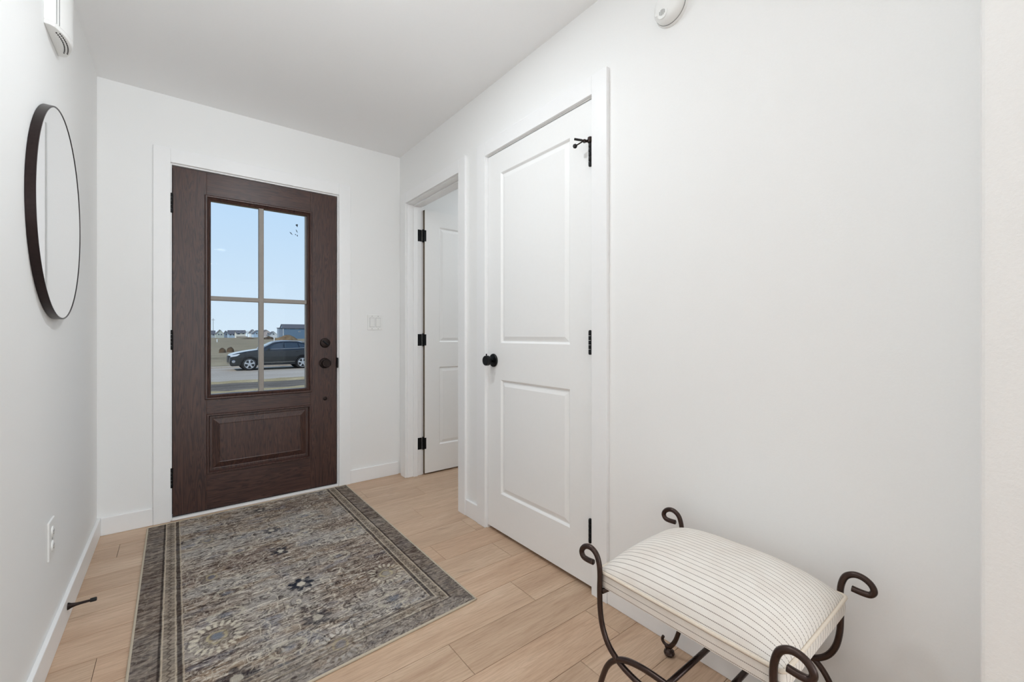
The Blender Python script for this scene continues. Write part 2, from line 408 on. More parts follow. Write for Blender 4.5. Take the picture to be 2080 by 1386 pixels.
def hinge_pin(name, parent, at, h, r, mat, axis_boxes=()):
    mb = MB(); n = 5
    for k in range(n):
        z0 = -h/2+h*k/n+.0006; z1 = -h/2+h*(k+1)/n-.0006
        mb.lathe([(r*.9, z0), (r, z0+.001), (r, z1-.001), (r*.9, z1)], 14, 'z', at)
    mb.lathe([(r*.5, -h/2-.004), (r*.95, -h/2-.002), (r*.95, -h/2+.001)], 12, 'z', at); mb.lathe([(r*.95, h/2-.001), (r*.95, h/2+.002), (r*.5, h/2+.005)], 12, 'z', at)
    for b in axis_boxes: mb.box(*b)
    return mb.build(name, mat, parent, smooth=True)
for z in (1.844, 1.048, .246):
    hinge_pin('hinge', d1, (dl(-.0245), -.006, dz(z)), .108, .0075, M['black'], ((dl(-.0235), dl(-.0195), -.004, .03, dz(z)-.052, dz(z)+.052),))
# deadbolt with thumb turn, knob, small cap
def knob(parent, at, axis, sgn, mat, R1, R2, L):
    o = lambda a: a*sgn
    MB().lathe([(R1*.97, 0), (R1, o(.002)), (R1, o(.006)), (R1*.9, o(.010)), (R1*.5, o(.0115)), (R1*.38, o(.012))], 32, axis, at).build('rosette', mat, parent, smooth=True)
    MB().lathe([(.011, o(.008)), (.011, o(L*.38)), (R2*.72, o(L*.5)), (R2*.97, o(L*.62)), (R2, o(L*.7)), (R2, o(L*.9)), (R2*.93, o(L*.985)), (R2*.8, o(L)), (R2*.78, o(L*.975)), (R2*.3, o(L*.97))], 32, axis, at).build('knob', mat, parent, smooth=True)
db = MB().lathe([(.034, 0), (.0345, -.003), (.032, -.012), (.026, -.015), (.01, -.0155)], 32, 'y', (dl(.820), 0, dz(1.022))).build('deadbolt', M['bronze'], d1, smooth=True)
tt = MB().box(-.024, .024, -.010, .0, -.0065, .0065).build('thumb_turn', M['black'], db, bevel=.003)
tt.location = (dl(.820), -.0155, dz(1.022)); tt.rotation_euler = (0, math.radians(42), 0)
knob(d1, (dl(.818), 0, dz(.880)), 'y', -1, M['bronze'], .036, .029, .060)
MB().lathe([(.0135, 0), (.0135, -.003), (.011, -.005), (.006, -.0055)], 20, 'y', (dl(.820), 0, dz(.632))).build('hole_cap', M['bronze'], d1, smooth=True)
MB().box(dl(.8985), dl(.9005), .008, .036, dz(.835), dz(.925)).build('latch_plate', M['black'], d1)
MB().box(dl(-.018), dl(.896), .004, .04, dz(.0145), dz(.0205)).build('door_sweep', M['rubber'], d1)

def white_door(root, W, H, fn, pans, th, face=1):
    # moulded two-panel slab: a = across, b = up, d = depth outwards of the shown face
    ys = sorted({0, W, *[p[0] for p in pans], *[p[1] for p in pans]}); zs = sorted({0, H, *[p[2] for p in pans], *[p[3] for p in pans]})
    mb = MB()
    for side in (0, 1):
        f = (lambda a, b, d: fn(a, b, d)) if side == 0 else (lambda a, b, d: fn(a, b, -th-d))
        for i in range(len(ys)-1):
            for j in range(len(zs)-1):
                cy, cz = (ys[i]+ys[i+1])/2, (zs[j]+zs[j+1])/2
                if any(p[0] < cy < p[1] and p[2] < cz < p[3] for p in pans): continue
                mb.add([f(ys[i], zs[j], 0), f(ys[i+1], zs[j], 0), f(ys[i+1], zs[j+1], 0), f(ys[i], zs[j+1], 0)], [(0, 1, 2, 3)])
    for (a, b, c, d) in ((0, W, 0, 0), (0, W, H, H), (0, 0, 0, H), (W, W, 0, H)):
        if c == d: mb.add([fn(a, c, 0), fn(b, c, 0), fn(b, c, -th), fn(a, c, -th)], [(0, 1, 2, 3)])
        else: mb.add([fn(a, c, 0), fn(a, d, 0), fn(a, d, -th), fn(a, c, -th)], [(0, 1, 2, 3)])
    mb.build('slab', M['wdoor'], root)
    for p in pans:
        for side in (0, 1):
            f = (lambda a, b, d: fn(a, b, d)) if side == 0 else (lambda a, b, d: fn(a, b, -th-d))
            m = MB(); ring(m, inset(p, (0, 0), (.004, -.003), (.009, -.0095), (.013, -.0095), (.034, -.0025), (.037, -.0025)), f)
            a0, a1, b0, b1 = p[0]+.037, p[1]-.037, p[2]+.037, p[3]-.037
            m.add([f(a0, b0, -.0025), f(a1, b0, -.0025), f(a1, b1, -.0025), f(a0, b1, -.0025)], [(0, 1, 2, 3)])
            m.build('panel', M['wdoor'], root)

# closet door (closed), its face level with the wall
d3 = S(empty('door_3', (XR+.001, 1.2015, .019)), 'closed white two-panel closet door with black knob', 'door')
white_door(d3, .764, 2.047, lambda a, b, d: (-d, a, b), [(.132, .647, 1.015, 1.931), (.132, .647, .203, .817)], .035)
knob(d3, (0, .709, .919), 'x', -1, M['black'], .0365, .0275, .060)
MB().lathe([(.0035, .026), (.0035, .037)], 10, 'z', (-.05, .709, .919)).build('knob_pin', M['black'], d3, smooth=True)
for i, z in enumerate((1.822, 1.038, .253)):
    hg = hinge_pin('hinge', d3, (-.0155, .0005, z-.012), .094, .0072, M['black'], ((-.014, .03, -.0028, -.0012, z-.012-.046, z-.012+.046),))
    if i == 0:   # hinge-pin door stop with two padded arms
        zt = z-.012+.060
        MB().lathe([(.0085, zt-.012), (.0105, zt-.010), (.0105, zt+.010), (.0085, zt+.012)], 16, 'z', (-.0155, .0005, 0)).tube([(-.0155, .0, zt-.004), (-.024, .012, zt-.006), (-.033, .026, zt-.002), (-.045, .052, zt-.013)], .0028, 8) \
            .tube([(-.0155, .0, zt), (-.030, .018, zt), (-.052, .030, zt+.001)], .0034, 8).lathe([(.006, -.008), (.006, .004)], 10, 'z', (-.030, .019, zt)).build('hinge_pin_stop', M['bronze'], hg, smooth=True)
        MB().lathe([(.004, .006), (.0085, .004), (.0095, -.002), (.007, -.007)], 16, 'x', (-.047, .056, zt-.015)).build('bumper', M['rubber'], hg, smooth=True)
        MB().tube([(-.040, .0245, zt+.0005), (-.070, .038, zt+.002)], .0048, 10).build('bumper', M['rubber'], hg, smooth=True)
# closet interior stays dark behind it
S(MB().box(XR+WT, 2.15, CY0-.12, CY0-.08, -.03, ZC).box(2.15, 2.19, CY0-.12, 2.08, -.03, ZC).build('wall_closet', M['wall']), 'closet inner walls behind the closed door', 'wall')

# side-room door, swung open a quarter turn into the side room
d2 = S(empty('door_2', (1.502, 3.005, .012)), 'white two-panel door standing open into the side room', 'door')
white_door(d2, .760, 2.030, lambda a, b, d: (a, -d, b), [(.125, .635, 1.010, 1.915), (.125, .635, .205, .815)], .035)
for z in (1.842, 1.040, .243):
    z -= .012
    MB().box(-.055, -.0165, .0165, .0205, z-.045, z+.045).build('hinge_leaf', M['black'], d2, bevel=.0015)
    MB().box(-.0032, -.0003, .002, .033, z-.045, z+.045).build('hinge_leaf', M['black'], d2, bevel=.0005)
    hinge_pin('hinge', d2, (-.0072, .0145, z), .090, .0062, M['black'], ((-.013, -.0015, .012, .019, z-.043, z+.043), (-.008, .012, -.0015, 0, z-.043, z+.043)))
MB().box(-.0012, .0, .001, .034, .001, 2.029).build('hinge_edge', plain('brown_door_edge', srgb(104, 90, 72), .8, var=.1), d2, label='brown strip on the hinge edge')  # flat brown strip laid over the leaf's hinge edge
knob(d2, (.700, 0, .930), 'y', -1, M['black'], .0365, .0275, .060)

# ------------------------------------------------------------------ ceiling lamps
LAMP_COL = (.895, .955, 1.0)
def ceiling_lamp(x, y, glow, label, r=.085):
    # slim disc lamp: the diffuser itself gives the light
    o = empty('ceiling_light', (x, y, ZC), label=label, cat='ceiling light')
    t = NT('lamp_diffuser', .6, col=(.9, .9, .9, 1)); t.b.inputs['Emission Color'].default_value = LAMP_COL+(1,); t.b.inputs['Emission Strength'].default_value = glow; t.m.cycles.emission_sampling = 'FRONT'
    MB().lathe([(r+.012, 0), (r+.012, -.008), (r+.006, -.010), (r-.002, -.010)], 40, 'z').build('trim_ring', M['plastic'], o, smooth=True)
    MB().lathe([(r-.003, -.009), (r-.003, -.012), (r-.006, -.014), (.01, -.015)], 20, 'z').build('diffuser', t.m, o, smooth=True)
    return o
ceiling_lamp(.50, 1.55, 142.0, 'round disc ceiling light over the entry rug')
ceiling_lamp(2.5, 2.6, 95.0, 'added unseen round disc ceiling light in the side room')  # unseen lamp, added to brighten the side room
for x, y, n in ((.55, -1.9, 'by the hall'), (.55, -3.6, 'by the window'), (2.3, -1.9, 'over the east side'), (2.3, -3.6, 'in the far corner')):
    ceiling_lamp(x, y, 48.0, 'added unseen round disc living room ceiling light '+n)  # unseen lamps, added to brighten the hall from behind the camera

# unseen floor lamp added behind the camera, its dish tilted to brighten the hall ceiling
fl2 = empty('added_floor_lamp', (.25, -.44, 0), label='added unseen black floor lamp with a tilted white dish shade', cat='floor lamp')
MB().lathe([(.13, 0), (.13, .012), (.12, .02), (.02, .03)], 32, 'z').build('base', M['black'], fl2, smooth=True)
MB().lathe([(.011, .025), (.011, 1.225)], 14, 'z').build('pole', M['black'], fl2, smooth=True)
dish = MB().lathe([(.03, -.07), (.10, -.055), (.15, -.02), (.165, .012), (.160, .012), (.145, -.014), (.05, -.045)], 36, 'z').build('dish_shade', M['plastic'], fl2, smooth=True)
dirn = Vector((-.28, 1.05, 1.08)); dish.location = (0, .03, 1.28); dish.rotation_euler = dirn.to_track_quat('Z', 'Y').to_euler()
up = light('added_dish_fill', 'AREA', (0, .04, 1.29), 10.0, LAMP_COL, shape='DISK', size=.28, spread=1.6); up.rotation_euler = dirn.to_track_quat('-Z', 'Y').to_euler(); up.parent = fl2

# ------------------------------------------------------------------ things on the walls
# round mirror
mr = empty('round_mirror', (XL, 2.134, 1.487), label='round wall mirror in a thin dark bronze frame', cat='mirror')
R = .356
MB().lathe([(R-.004, 0), (R, .001), (R, .0218), (R-.0008, .0226), (R-.0042, .0226), (R-.005, .0222), (R-.005, .019)], 128, 'x').build('frame', M['frame'], mr, smooth=True)
MB().lathe([(R-.0048, .002), (R-.0048, .0212), (.02, .02121)], 128, 'x').build('mirror_glass', M['mirror'], mr)
# doorbell chime
ch = empty('doorbell_chime', (XL, 2.108, 2.078), label='white doorbell chime box high above the round mirror', cat='chime')
def bow(y): return .051-2.7*y*y
N = 20; W2 = .107; H = .165
poly = [(0.0, -W2)]+[(.014, -W2)]+[(bow(-W2+.008+(2*W2-.016)*k/N), -W2+.008+(2*W2-.016)*k/N) for k in range(N+1)]+[(.014, W2), (0, W2)]
MB().prism(poly, lambda p: (p[0]*.93, p[1]*.985, 0), lambda p: (p[0], p[1], .012)).prism(poly, lambda p: (p[0], p[1], .012), lambda p: (p[0], p[1], H)).build('body', M['plastic'], ch, bevel=.002)
for k in (0, 1):
    yy = -.094+k*.010
    MB().box(bow(yy)-.001, bow(yy)+.0012, yy-.0012, yy+.0012, .014, H-.004).build('groove', M['screw'], ch)
M['slot'] = plain('vent_slot', srgb(38, 36, 35), .8)
for row in (0, 1):
    for k in range(13):
        y = -.062+k*.0108; d = .029+row*.0085-1.9*y*y
        MB().box(d-.0016, d+.0016, y-.0037, y+.0037, -.0008, .001).build('slot', M['slot'], ch)
# smoke detector
sd = empty('smoke_detector', (XR, .836, 2.221), label='round white smoke detector high on the right wall', cat='smoke detector')
MB().lathe([(.060, 0), (.060, -.006), (.058, -.010), (.054, -.0105)], 48, 'x').build('base', M['plastic'], sd, smooth=True)
MB().lathe([(.0535, -.008), (.0555, -.013), (.0545, -.026), (.048, -.036), (.036, -.041), (.01, -.0425)], 48, 'x').build('cover', M['plastic'], sd, smooth=True)
MB().lathe([(.0568, -.0098), (.0568, -.0118), (.054, -.0118)], 48, 'x').build('seam', M['screw'], sd, smooth=True)
MB().lathe([(.0195, -.036), (.0195, -.0425), (.016, -.0437), (.004, -.044)], 28, 'x', (0, .012, -.024)).build('horn_cover', M['plastic'], sd, smooth=True)
for k in range(5):
    hh = (.006, .0095, .0105, .0095, .006)[k]
    MB().box(-.0446, -.043, .012+(k-2)*.0046-.0011, .012+(k-2)*.0046+.0011, -.024-hh, -.024+hh).build('slot', M['screw'], sd)
MB().lathe([(.007, -.034), (.007, -.0405), (.003, -.041)], 16, 'x', (0, .036, -.016)).build('test_button', M['plastic'], sd, smooth=True)
# outlet
ou = empty('wall_outlet', (XL, 2.085, .392), label='white duplex outlet plate low on the left wall', cat='outlet')
MB().box(0, .006, -.042, .042, -.064, .064).build('cover_plate', M['plastic'], ou, bevel=.0025)
for z in (-.024, .024):
    s_ = MB().lathe([(.017, .005), (.017, .0085), (.0155, .0095)], 24, 'x', (0, 0, z)).build('socket', M['plastic'], ou, smooth=True)
    for y in (-.006, .006): MB().box(.0088, .0098, y-.001, y+.001, z-.002, z+.006).build('slot', M['slot'], s_)
    MB().lathe([(.0022, .0085), (.0022, .0098)], 10, 'x', (0, 0, z-.008)).build('slot', M['slot'], s_)
MB().lathe([(.003, .005), (.003, .0072)], 10, 'x').build('screw', M['screw'], ou)
# light switch
sw = empty('light_switch', (1.172, YB, 1.172), label='white double rocker switch plate beside the front door', cat='light switch')
MB().box(-.057, .057, -.006, 0, -.057, .057).build('cover_plate', M['plastic'], sw, bevel=.0025)
for x in (-.023, .023):
    MB().box(x-.0178, x+.0178, -.0062, -.0050, -.0345, .0345).build('recess', M['screw'], sw)
    rk = MB().box(x-.0165, x+.0165, -.0095, -.004, -.033, .033).build('rocker', M['plastic'], sw, bevel=.0015)
    for z in (-.047, .047): MB().lathe([(.0028, -.0055), (.0028, -.0068)], 10, 'y', (x, 0, z)).build('screw', M['screw'], sw)
# baseboard door stop
ds = empty('door_stop', (XL+BT, 2.285, .060), label='black rigid door stop on the left baseboard', cat='door stop')
MB().lathe([(.013, 0), (.0125, .003), (.009, .010), (.006, .022), (.0048, .035), (.0044, .062)], 20, 'x').build('rod', M['bronze'], ds, smooth=True)
MB().lathe([(.0058, .060), (.0072, .062), (.0072, .076), (.006, .079)], 16, 'x').build('rubber_tip', M['rubber'], ds, smooth=True)

# ------------------------------------------------------------------ rug
def vnoise(U, V, su, sv, seed, oct=3):
    rng = np.random.RandomState(seed); out = np.zeros_like(U); amp = 1.0; tot = 0
    for o in range(oct):
        g = rng.rand(64, 64); x = U/su*2**o; y = V/sv*2**o
        i = np.floor(x).astype(int); j = np.floor(y).astype(int); fx = x-i; fy = y-j
        fx = fx*fx*(3-2*fx); fy = fy*fy*(3-2*fy); i %= 64; j %= 64; i1 = (i+1) % 64; j1 = (j+1) % 64
        out += amp*((g[i, j]*(1-fx)+g[i1, j]*fx)*(1-fy)+(g[i, j1]*(1-fx)+g[i1, j1]*fx)*fy); tot += amp; amp *= .55
    return out/tot
rug = empty('area_rug', (.41, 2.27, 0), label='distressed grey-brown patterned entry rug before the front door', cat='rug')
RW, RL = 1.080, 1.700
NU, NV = 400, 620
cA, cB, cC, cD = [Vector(p) for p in ((-.121, 1.402, 0), (.956, 1.458, 0), (.951, 3.1365, 0), (-.127, 3.110, 0))]
u = np.linspace(0, 1, NU); v = np.linspace(0, 1, NV); U, V = np.meshgrid(u, v)
def bil(U, V):
    P = [np.array(q[:]) for q in (cA, cB, cC, cD)]
    w = [(1-U)*(1-V), U*(1-V), U*V, (1-U)*V]
    return sum(wi[..., None]*p for wi, p in zip(w, P))
POS = bil(U, V); POS[..., 2] = .0058+.0006*vnoise(U*RW, V*RL, .012, .006, 3, 2)
X, Y = U*RW, V*RL                       # metres on the rug
def c3(*c): return np.array(srgb(*c)[:3])
def lerp(A, B, t): return A*(1-t[..., None])+B*t[..., None]
def sstep(a, b, x): t = np.clip((x-a)/(b-a), 0, 1); return t*t*(3-2*t)
big = vnoise(X, Y, .45, .16, 11, 3); st = vnoise(X, Y, .075, .010, 12, 4); st2 = vnoise(X, Y, .028, .0045, 13, 3); mid = vnoise(X, Y, .10, .05, 14, 3)
col = lerp(c3(104, 90, 80)+0*POS, c3(154, 140, 128), sstep(.3, .7, st))
col = lerp(col, c3(156, 153, 150), sstep(.48, .68, big)*.6)
col = lerp(col, c3(98, 82, 76), sstep(.50, .30, big)*.55)
col = lerp(col, c3(116, 120, 132), sstep(.60, .76, mid)*.42)
col = lerp(col, c3(150, 128, 104), sstep(.60, .75, vnoise(X, Y, .14, .05, 17, 3))*.4)
wr = sstep(.34, .6, vnoise(X, Y, .12, .05, 15, 3))
col = lerp(col, c3(206, 198, 186), sstep(.56, .74, st2)*(.35+.65*wr)*.85)
col = lerp(col, c3(58, 48, 44), sstep(.56, .74, vnoise(X, Y, .024, .0055, 16, 3))*.75)
# scrolling vines and small arabesque outlines: iso-lines of smooth fields
for su, sv, sd_, w0, levels in ((.085, .075, 21, .016, ((.42, (200, 190, 174), .75), (.47, (58, 50, 48), .6), (.58, (62, 54, 52), .75), (.63, (190, 180, 164), .7))),
                               (.034, .020, 24, .030, ((.40, (192, 183, 168), .65), (.54, (58, 50, 48), .7), (.66, (196, 188, 174), .65), (.30, (70, 62, 62), .6))),
                               (.018, .010, 27, .045, ((.44, (200, 190, 176), .5), (.60, (56, 48, 46), .55)))):
    vf = vnoise(X, Y, su, sv, sd_, 2)
    for lev, cc, k in levels:
        ln = sstep(w0, w0*.3, np.abs(vf-lev)); wear = sstep(.36, .58, vnoise(X, Y, .06, .03, int(lev*100)+sd_, 3))
        col = lerp(col, c3(*cc), ln*wear*k)
def rug_uv(x, y):                        # world x,y -> rug metres
    vv = (y-1.43)/(3.123-1.43); uu = (x+.123)/(.954+.123); vv = (y-(1.402+.056*uu))/(1.69); return uu*RW, vv*RL
def rosette(x, y, r, petals, outer, inner, core, k=.9, sq=1.15):
    global col
    a, b = rug_uv(x, y); dx, dy = (X-a)*sq, (Y-b); d = np.sqrt(dx*dx+dy*dy)+.016*(vnoise(X, Y, .016, .010, 31, 2)-.5); th = np.arctan2(dy, dx)
    wear = .45+.55*sstep(.3, .6, vnoise(X, Y, .03, .012, 32, 3))
    pet = r*(.86+.14*np.cos(petals*th))
    m = sstep(r*.62, r*.70, d)*sstep(pet+.003, pet-.003, d)*sstep(-.55, .1, np.cos(petals*th)); col = lerp(col, c3(*outer), m*k*wear)
    m = sstep(.003, .0, np.abs(d-r*.60)); col = lerp(col, c3(70, 60, 56), m*.6*k)
    m = sstep(r*.56, r*.50, d); col = lerp(col, c3(*inner), m*.8*k*wear)
    m = sstep(r*.40, r*.36, d)*sstep(r*.26, r*.30, d); col = lerp(col, c3(188, 176, 140), m*.8*k*wear)
    m = sstep(r*.24, r*.18, d); col = lerp(col, c3(*core), m*k*.8)
rosette(.111, 1.836, .098, 20, (206, 198, 180), (128, 118, 108), (104, 116, 132), .75)
rosette(.738, 1.863, .088, 20, (204, 196, 178), (140, 132, 122), (150, 148, 142), .7)
rosette(.761, 2.403, .092, 20, (190, 180, 164), (118, 106, 98), (120, 120, 126), .45)
rosette(.443, 1.531, .085, 18, (198, 192, 184), (142, 134, 130), (120, 126, 140), .7)
rosette(.121, 2.30, .075, 16, (176, 168, 156), (104, 98, 92), (96, 104, 122), .5)
rosette(.13, 2.72, .07, 16, (184, 174, 158), (110, 98, 90), (100, 104, 116), .45)
def bloom(x, y, r, c1, c2, k=.9):
    global col
    a, b = rug_uv(x, y); dx, dy = X-a, Y-b; d = np.sqrt(dx*dx+dy*dy)+.01*(vnoise(X, Y, .010, .008, 41, 2)-.5); th = np.arctan2(dy, dx)
    p = r*(.55+.45*np.abs(np.cos(3.5*th+.4)))
    wear = .5+.5*sstep(.3, .55, vnoise(X, Y, .02, .008, 42, 3))
    col = lerp(col, c3(*c1), sstep(p+.004, p-.004, d)*k*wear)
    col = lerp(col, c3(*c2), sstep(r*.36, r*.28, d)*k)
for x, y, r, k in ((.405, 2.374, .046, .85), (.421, 2.005, .055, .95), (.409, 2.655, .045, .8), (.404, 3.002, .04, .7), (.419, 1.729, .055, .6), (.145, 1.575, .06, .6)):
    bloom(x, y, r, (52, 52, 58), (190, 182, 168), k)
for x, y, r in ((.695, 1.667, .07), (.149, 1.959, .06), (.17, 2.121, .05), (.62, 2.15, .05), (.25, 2.5, .05), (.6, 2.75, .05), (.3, 1.62, .06), (.55, 2.52, .04)):
    a, b = rug_uv(x, y); dx, dy = (X-a)/1.5, Y-b; d = np.sqrt(dx*dx+dy*dy)+.012*(vnoise(X, Y, .012, .010, 51, 2)-.5)
    col = lerp(col, c3(180, 172, 156), sstep(.006, .002, np.abs(d-r*.62))*.6); col = lerp(col, c3(58, 58, 62), sstep(r*.5, r*.3, d)*.45*sstep(.4, .6, vnoise(X, Y, .016, .008, 52, 2)))
    col = lerp(col, c3(116, 122, 136), sstep(.35, .1, d/r)*.4)
# borders: both sides and the near end
bd = np.minimum(np.minimum(X, RW-X), np.where(np.minimum(X, RW-X) < .15, np.maximum(Y, 0)+0*X, Y))
faint = np.where(Y < np.minimum(X, RW-X), .55, 1.0)
along = np.where(Y < np.minimum(X, RW-X), X, Y)
bw = bd+.003*(vnoise(X, Y, .05, .03, 61, 2)-.5)
inb = sstep(.147, .143, bw)*faint
nb = vnoise(X, Y, .03, .008, 62, 3)
def band(a, b): return sstep(a-.0015, a+.0015, bw)*sstep(b+.0015, b-.0015, bw)*faint
col = lerp(col, lerp(c3(78, 68, 62)+0*POS, c3(128, 116, 106), sstep(.35, .65, nb)), band(0, .080)*.7)
sq = np.sin(along/.062*2*PI)*.014; m = sstep(.0045, .002, np.abs(bw-.042-sq)); col = lerp(col, c3(160, 148, 132), m*band(.008, .076)*.4*sstep(.4, .6, vnoise(X, Y, .05, .05, 63, 2)))
m = sstep(.012, .009, np.sqrt(((along % .062)-.031)**2+(bw-.042)**2)); col = lerp(col, c3(60, 54, 54), m*band(.01, .075)*.35)
col = lerp(col, c3(44, 38, 36), band(.072, .079)*.7)
col = lerp(col, c3(182, 168, 148), band(.0805, .0845)*.9)
col = lerp(col, lerp(c3(104, 94, 84)+0*POS, c3(152, 140, 126), sstep(.3, .7, nb)), band(.085, .118)*.75)
sq = np.abs(((along/.030) % 1)-.5)*.022-.0055; m = sstep(.0032, .0012, np.abs(bw-.1015-sq)); col = lerp(col, c3(70, 60, 54), m*band(.086, .117)*.75)
col = lerp(col, c3(186, 172, 152), band(.1185, .122)*.9)
col = lerp(col, c3(64, 56, 52), band(.1225, .137)*.75)
col = lerp(col, c3(180, 166, 146), band(.138, .1415)*.85)
wv = .94+.10*((np.arange(NU) % 2)[None, :]*.5+.5*vnoise(X, Y, .004, .003, 71, 1)); mu = col.mean((0, 1)); col = np.clip((mu+(col-mu)*1.12)*wv[..., None]*1.06, .012, 1)
verts = (POS-np.array([.41, 2.27, 0])).reshape(-1, 3)
idx = np.arange(NU*NV).reshape(NV, NU)
quads = np.stack([idx[:-1, :-1], idx[:-1, 1:], idx[1:, 1:], idx[1:, :-1]], -1).reshape(-1, 4)
me = bpy.data.meshes.new('pile'); me.vertices.add(len(verts)); me.vertices.foreach_set('co', verts.ravel().astype(np.float32))
me.loops.add(quads.size); me.loops.foreach_set('vertex_index', quads.ravel().astype(np.int32))
me.polygons.add(len(quads)); me.polygons.foreach_set('loop_start', np.arange(0, quads.size, 4, dtype=np.int32)); me.polygons.foreach_set('loop_total', np.full(len(quads), 4, dtype=np.int32))
me.update(calc_edges=True)
at = me.color_attributes.new('weave', 'FLOAT_COLOR', 'POINT')
at.data.foreach_set('color', np.concatenate([col.reshape(-1, 3), np.ones((NU*NV, 1))], 1).ravel().astype(np.float32))
t = NT('rug_weave', .92, spec=.1); a_ = t.new('ShaderNodeVertexColor'); a_.layer_name = 'weave'
n_ = t.noise(t.coord((300, 700, 300)), 1.0, 2); t.color(t.mix(.5, a_.outputs[0], t.ramp(n_, [(.3, (.8, .8, .8, 1)), (.7, (1.15, 1.15, 1.15, 1))]), 'MULTIPLY')); t.bump(n_, .5, .001)
me.materials.append(t.m)
o = bpy.data.objects.new('pile', me); C.objects.link(o); o.parent = rug
M['binding'] = plain('cream_binding', srgb(196, 184, 164), .9, var=.2, scale=500, bump=.5)
ctr = Vector((.41, 2.27, 0)); edge = []
for p, q in ((cA, cB), (cB, cC), (cC, cD), (cD, cA)):
    for k in range(24): edge.append(p.lerp(q, k/24)-ctr+Vector((0, 0, .0038)))
MB().tube(edge, .0046, 8, closed=True).build('binding', M['binding'], rug, smooth='all')
MB().prism([cA-ctr, cB-ctr, cC-ctr, cD-ctr], lambda p: (p[0], p[1], .0005), lambda p: (p[0], p[1], .0050)).build('backing', M['binding'], rug)

# ------------------------------------------------------------------ bench
bx, by = 1.1, .548
XF, XBk = .897-bx, 1.303-bx
bench = empty('bench', (bx, by, 0), label='small scrolled iron bench with a cream striped cushion', cat='bench')
TR = .0074
def u_path(x, s=1):
    half = [(.288, .448), (.287, .462), (.281, .476), (.268, .487)]
    pts = [(0, .2145), (.05, .2148), (.10, .2185), (.145, .231), (.180, .254), (.201, .288), (.211, .33), (.2135, .38), (.2125, .43),
           (.2155, .458), (.224, .479), (.240, .490), (.257, .490), (.272, .481), (.2785, .467), (.272, .4555), (.258, .453), (.236, .4545)]
    return [Vector((x, y, z)) for y, z in pts]
def mirror_y(pts): return [Vector((p.x, -p.y, p.z)) for p in pts]
for x in (XF, XBk):
    p = spline(u_path(x), 6); q = mirror_y(p)
    MB().tube(list(reversed(q))[:-1]+p, TR, 12).build('seat_hoop', M['iron'], bench, smooth='all')
    half = [(0, .262), (.05, .2625), (.09, .259), (.13, .249), (.165, .228), (.188, .199), (.204, .16), (.219, .11), (.236, .06), (.254, .032), (.270, .0245)]
    pp = spline([Vector((x, y, z)) for y, z in half], 6); qq = mirror_y(pp)
    MB().tube(list(reversed(qq))[:-1]+pp, TR, 12).build('leg_arch', M['iron'], bench, smooth='all')
    for s in (-1, 1):
        MB().lathe([(.006, .0), (.0155, .003), (.018, .009), (.0155, .016), (.008, .020), (.006, .026)], 20, 'z', (x, s*.258, 0)).build('foot', M['iron'], bench, smooth=True)
        MB().tube(spline([Vector((x, s*y, z)) for y, z in ((.250, .037), (.262, .030), (.276, .030), (.284, .040), (.280, .052))], 5), .005, 8).build('foot_curl', M['iron'], bench, smooth='all')
        MB().tube([(x+(.006 if x < 0 else -.006), s*.2105, .386), (x+(.035 if x < 0 else -.035), s*.195, .388)], .006, 8, rad=[.008, .002]).build('bracket', M['iron'], bench, smooth='all')
for y in (.045, -.055):
    MB().tube([(XF, y, .2146), (XBk, y, .2146)], TR, 12).build('stretcher', M['iron'], bench, smooth='all')
# seat: box band, welt and crowned top
def fabric():
    t = NT('cream_striped_fabric', .9, spec=.15)
    uv = t.new('ShaderNodeUVMap'); uv.uv_map = 'stripe'; s = t.new('ShaderNodeSeparateXYZ'); t.link(uv.outputs[0], s.inputs[0])
    # u: metres across the stripes, v: metres along them
    ph = t.math('FRACT', t.math('MULTIPLY', s.outputs[0], 1/.0158)); d = t.math('ABSOLUTE', t.math('SUBTRACT', ph, .5))
    line = t.math('LESS_THAN', d, .060)
    dash = t.math('GREATER_THAN', t.math('FRACT', t.math('MULTIPLY', s.outputs[1], 1/.0036)), .22)
    n = t.noise(t.coord((900, 900, 900)), 1.0, 2); n2 = t.noise(t.coord((14, 14, 14)), 1.0, 3)
    base = t.mix(t.ramp(n2, [(.35, (0, 0, 0, 1)), (.65, (1, 1, 1, 1))]), srgb(228, 221, 213), srgb(234, 229, 222))
    base = t.mix(.5, base, t.ramp(n, [(.3, (.86, .85, .84, 1)), (.7, (1.06, 1.06, 1.06, 1))]), 'MULTIPLY')
    t.color(t.mix(t.math('MULTIPLY', t.math('MULTIPLY', line, dash), .85), base, srgb(112, 97, 86))); t.bump(n, .35, .0006); return t.m
M['fabric'] = fabric()
M['welt'] = plain('cream_welt', srgb(228, 216, 200), .9, var=.08, scale=300, bump=.3)
def with_uv(o, f):
    me = o.data; l = me.uv_layers.new(name='stripe')
    for p in me.polygons:
        for li in p.loop_indices:
            l.data[li].uv = f(me.vertices[me.loops[li].vertex_index].co, p)
    return o
hx, hy = .193, .227; z0s, z1s, zc = .391, .434, .512
nx, ny = 44, 48; m = MB(); us = []
def top(a, b):
    # a,b in -1..1 ; rounded-rectangle plan with a soft crown
    ex = hx*(1-.010*abs(b)**6); ey = hy*(1-.010*abs(a)**6)
    h = (max(0, 1-abs(a)**2.9))**.60*(max(0, 1-abs(b)**3.2))**.60
    puff = 1+.010*h
    return (a*ex*puff, b*ey*puff, z1s+(zc-z1s)*h)
cosu = lambda k, n: math.sin((k/n-.5)*PI)*.62+(2*k/n-1)*.38
vs = [top(cosu(i, nx), cosu(j, ny)) for i in range(nx+1) for j in range(ny+1)]
arc = [0.0]
for i in range(nx):
    p, q = Vector(vs[i*(ny+1)+ny//2]), Vector(vs[(i+1)*(ny+1)+ny//2]); arc.append(arc[-1]+(p-q).length)
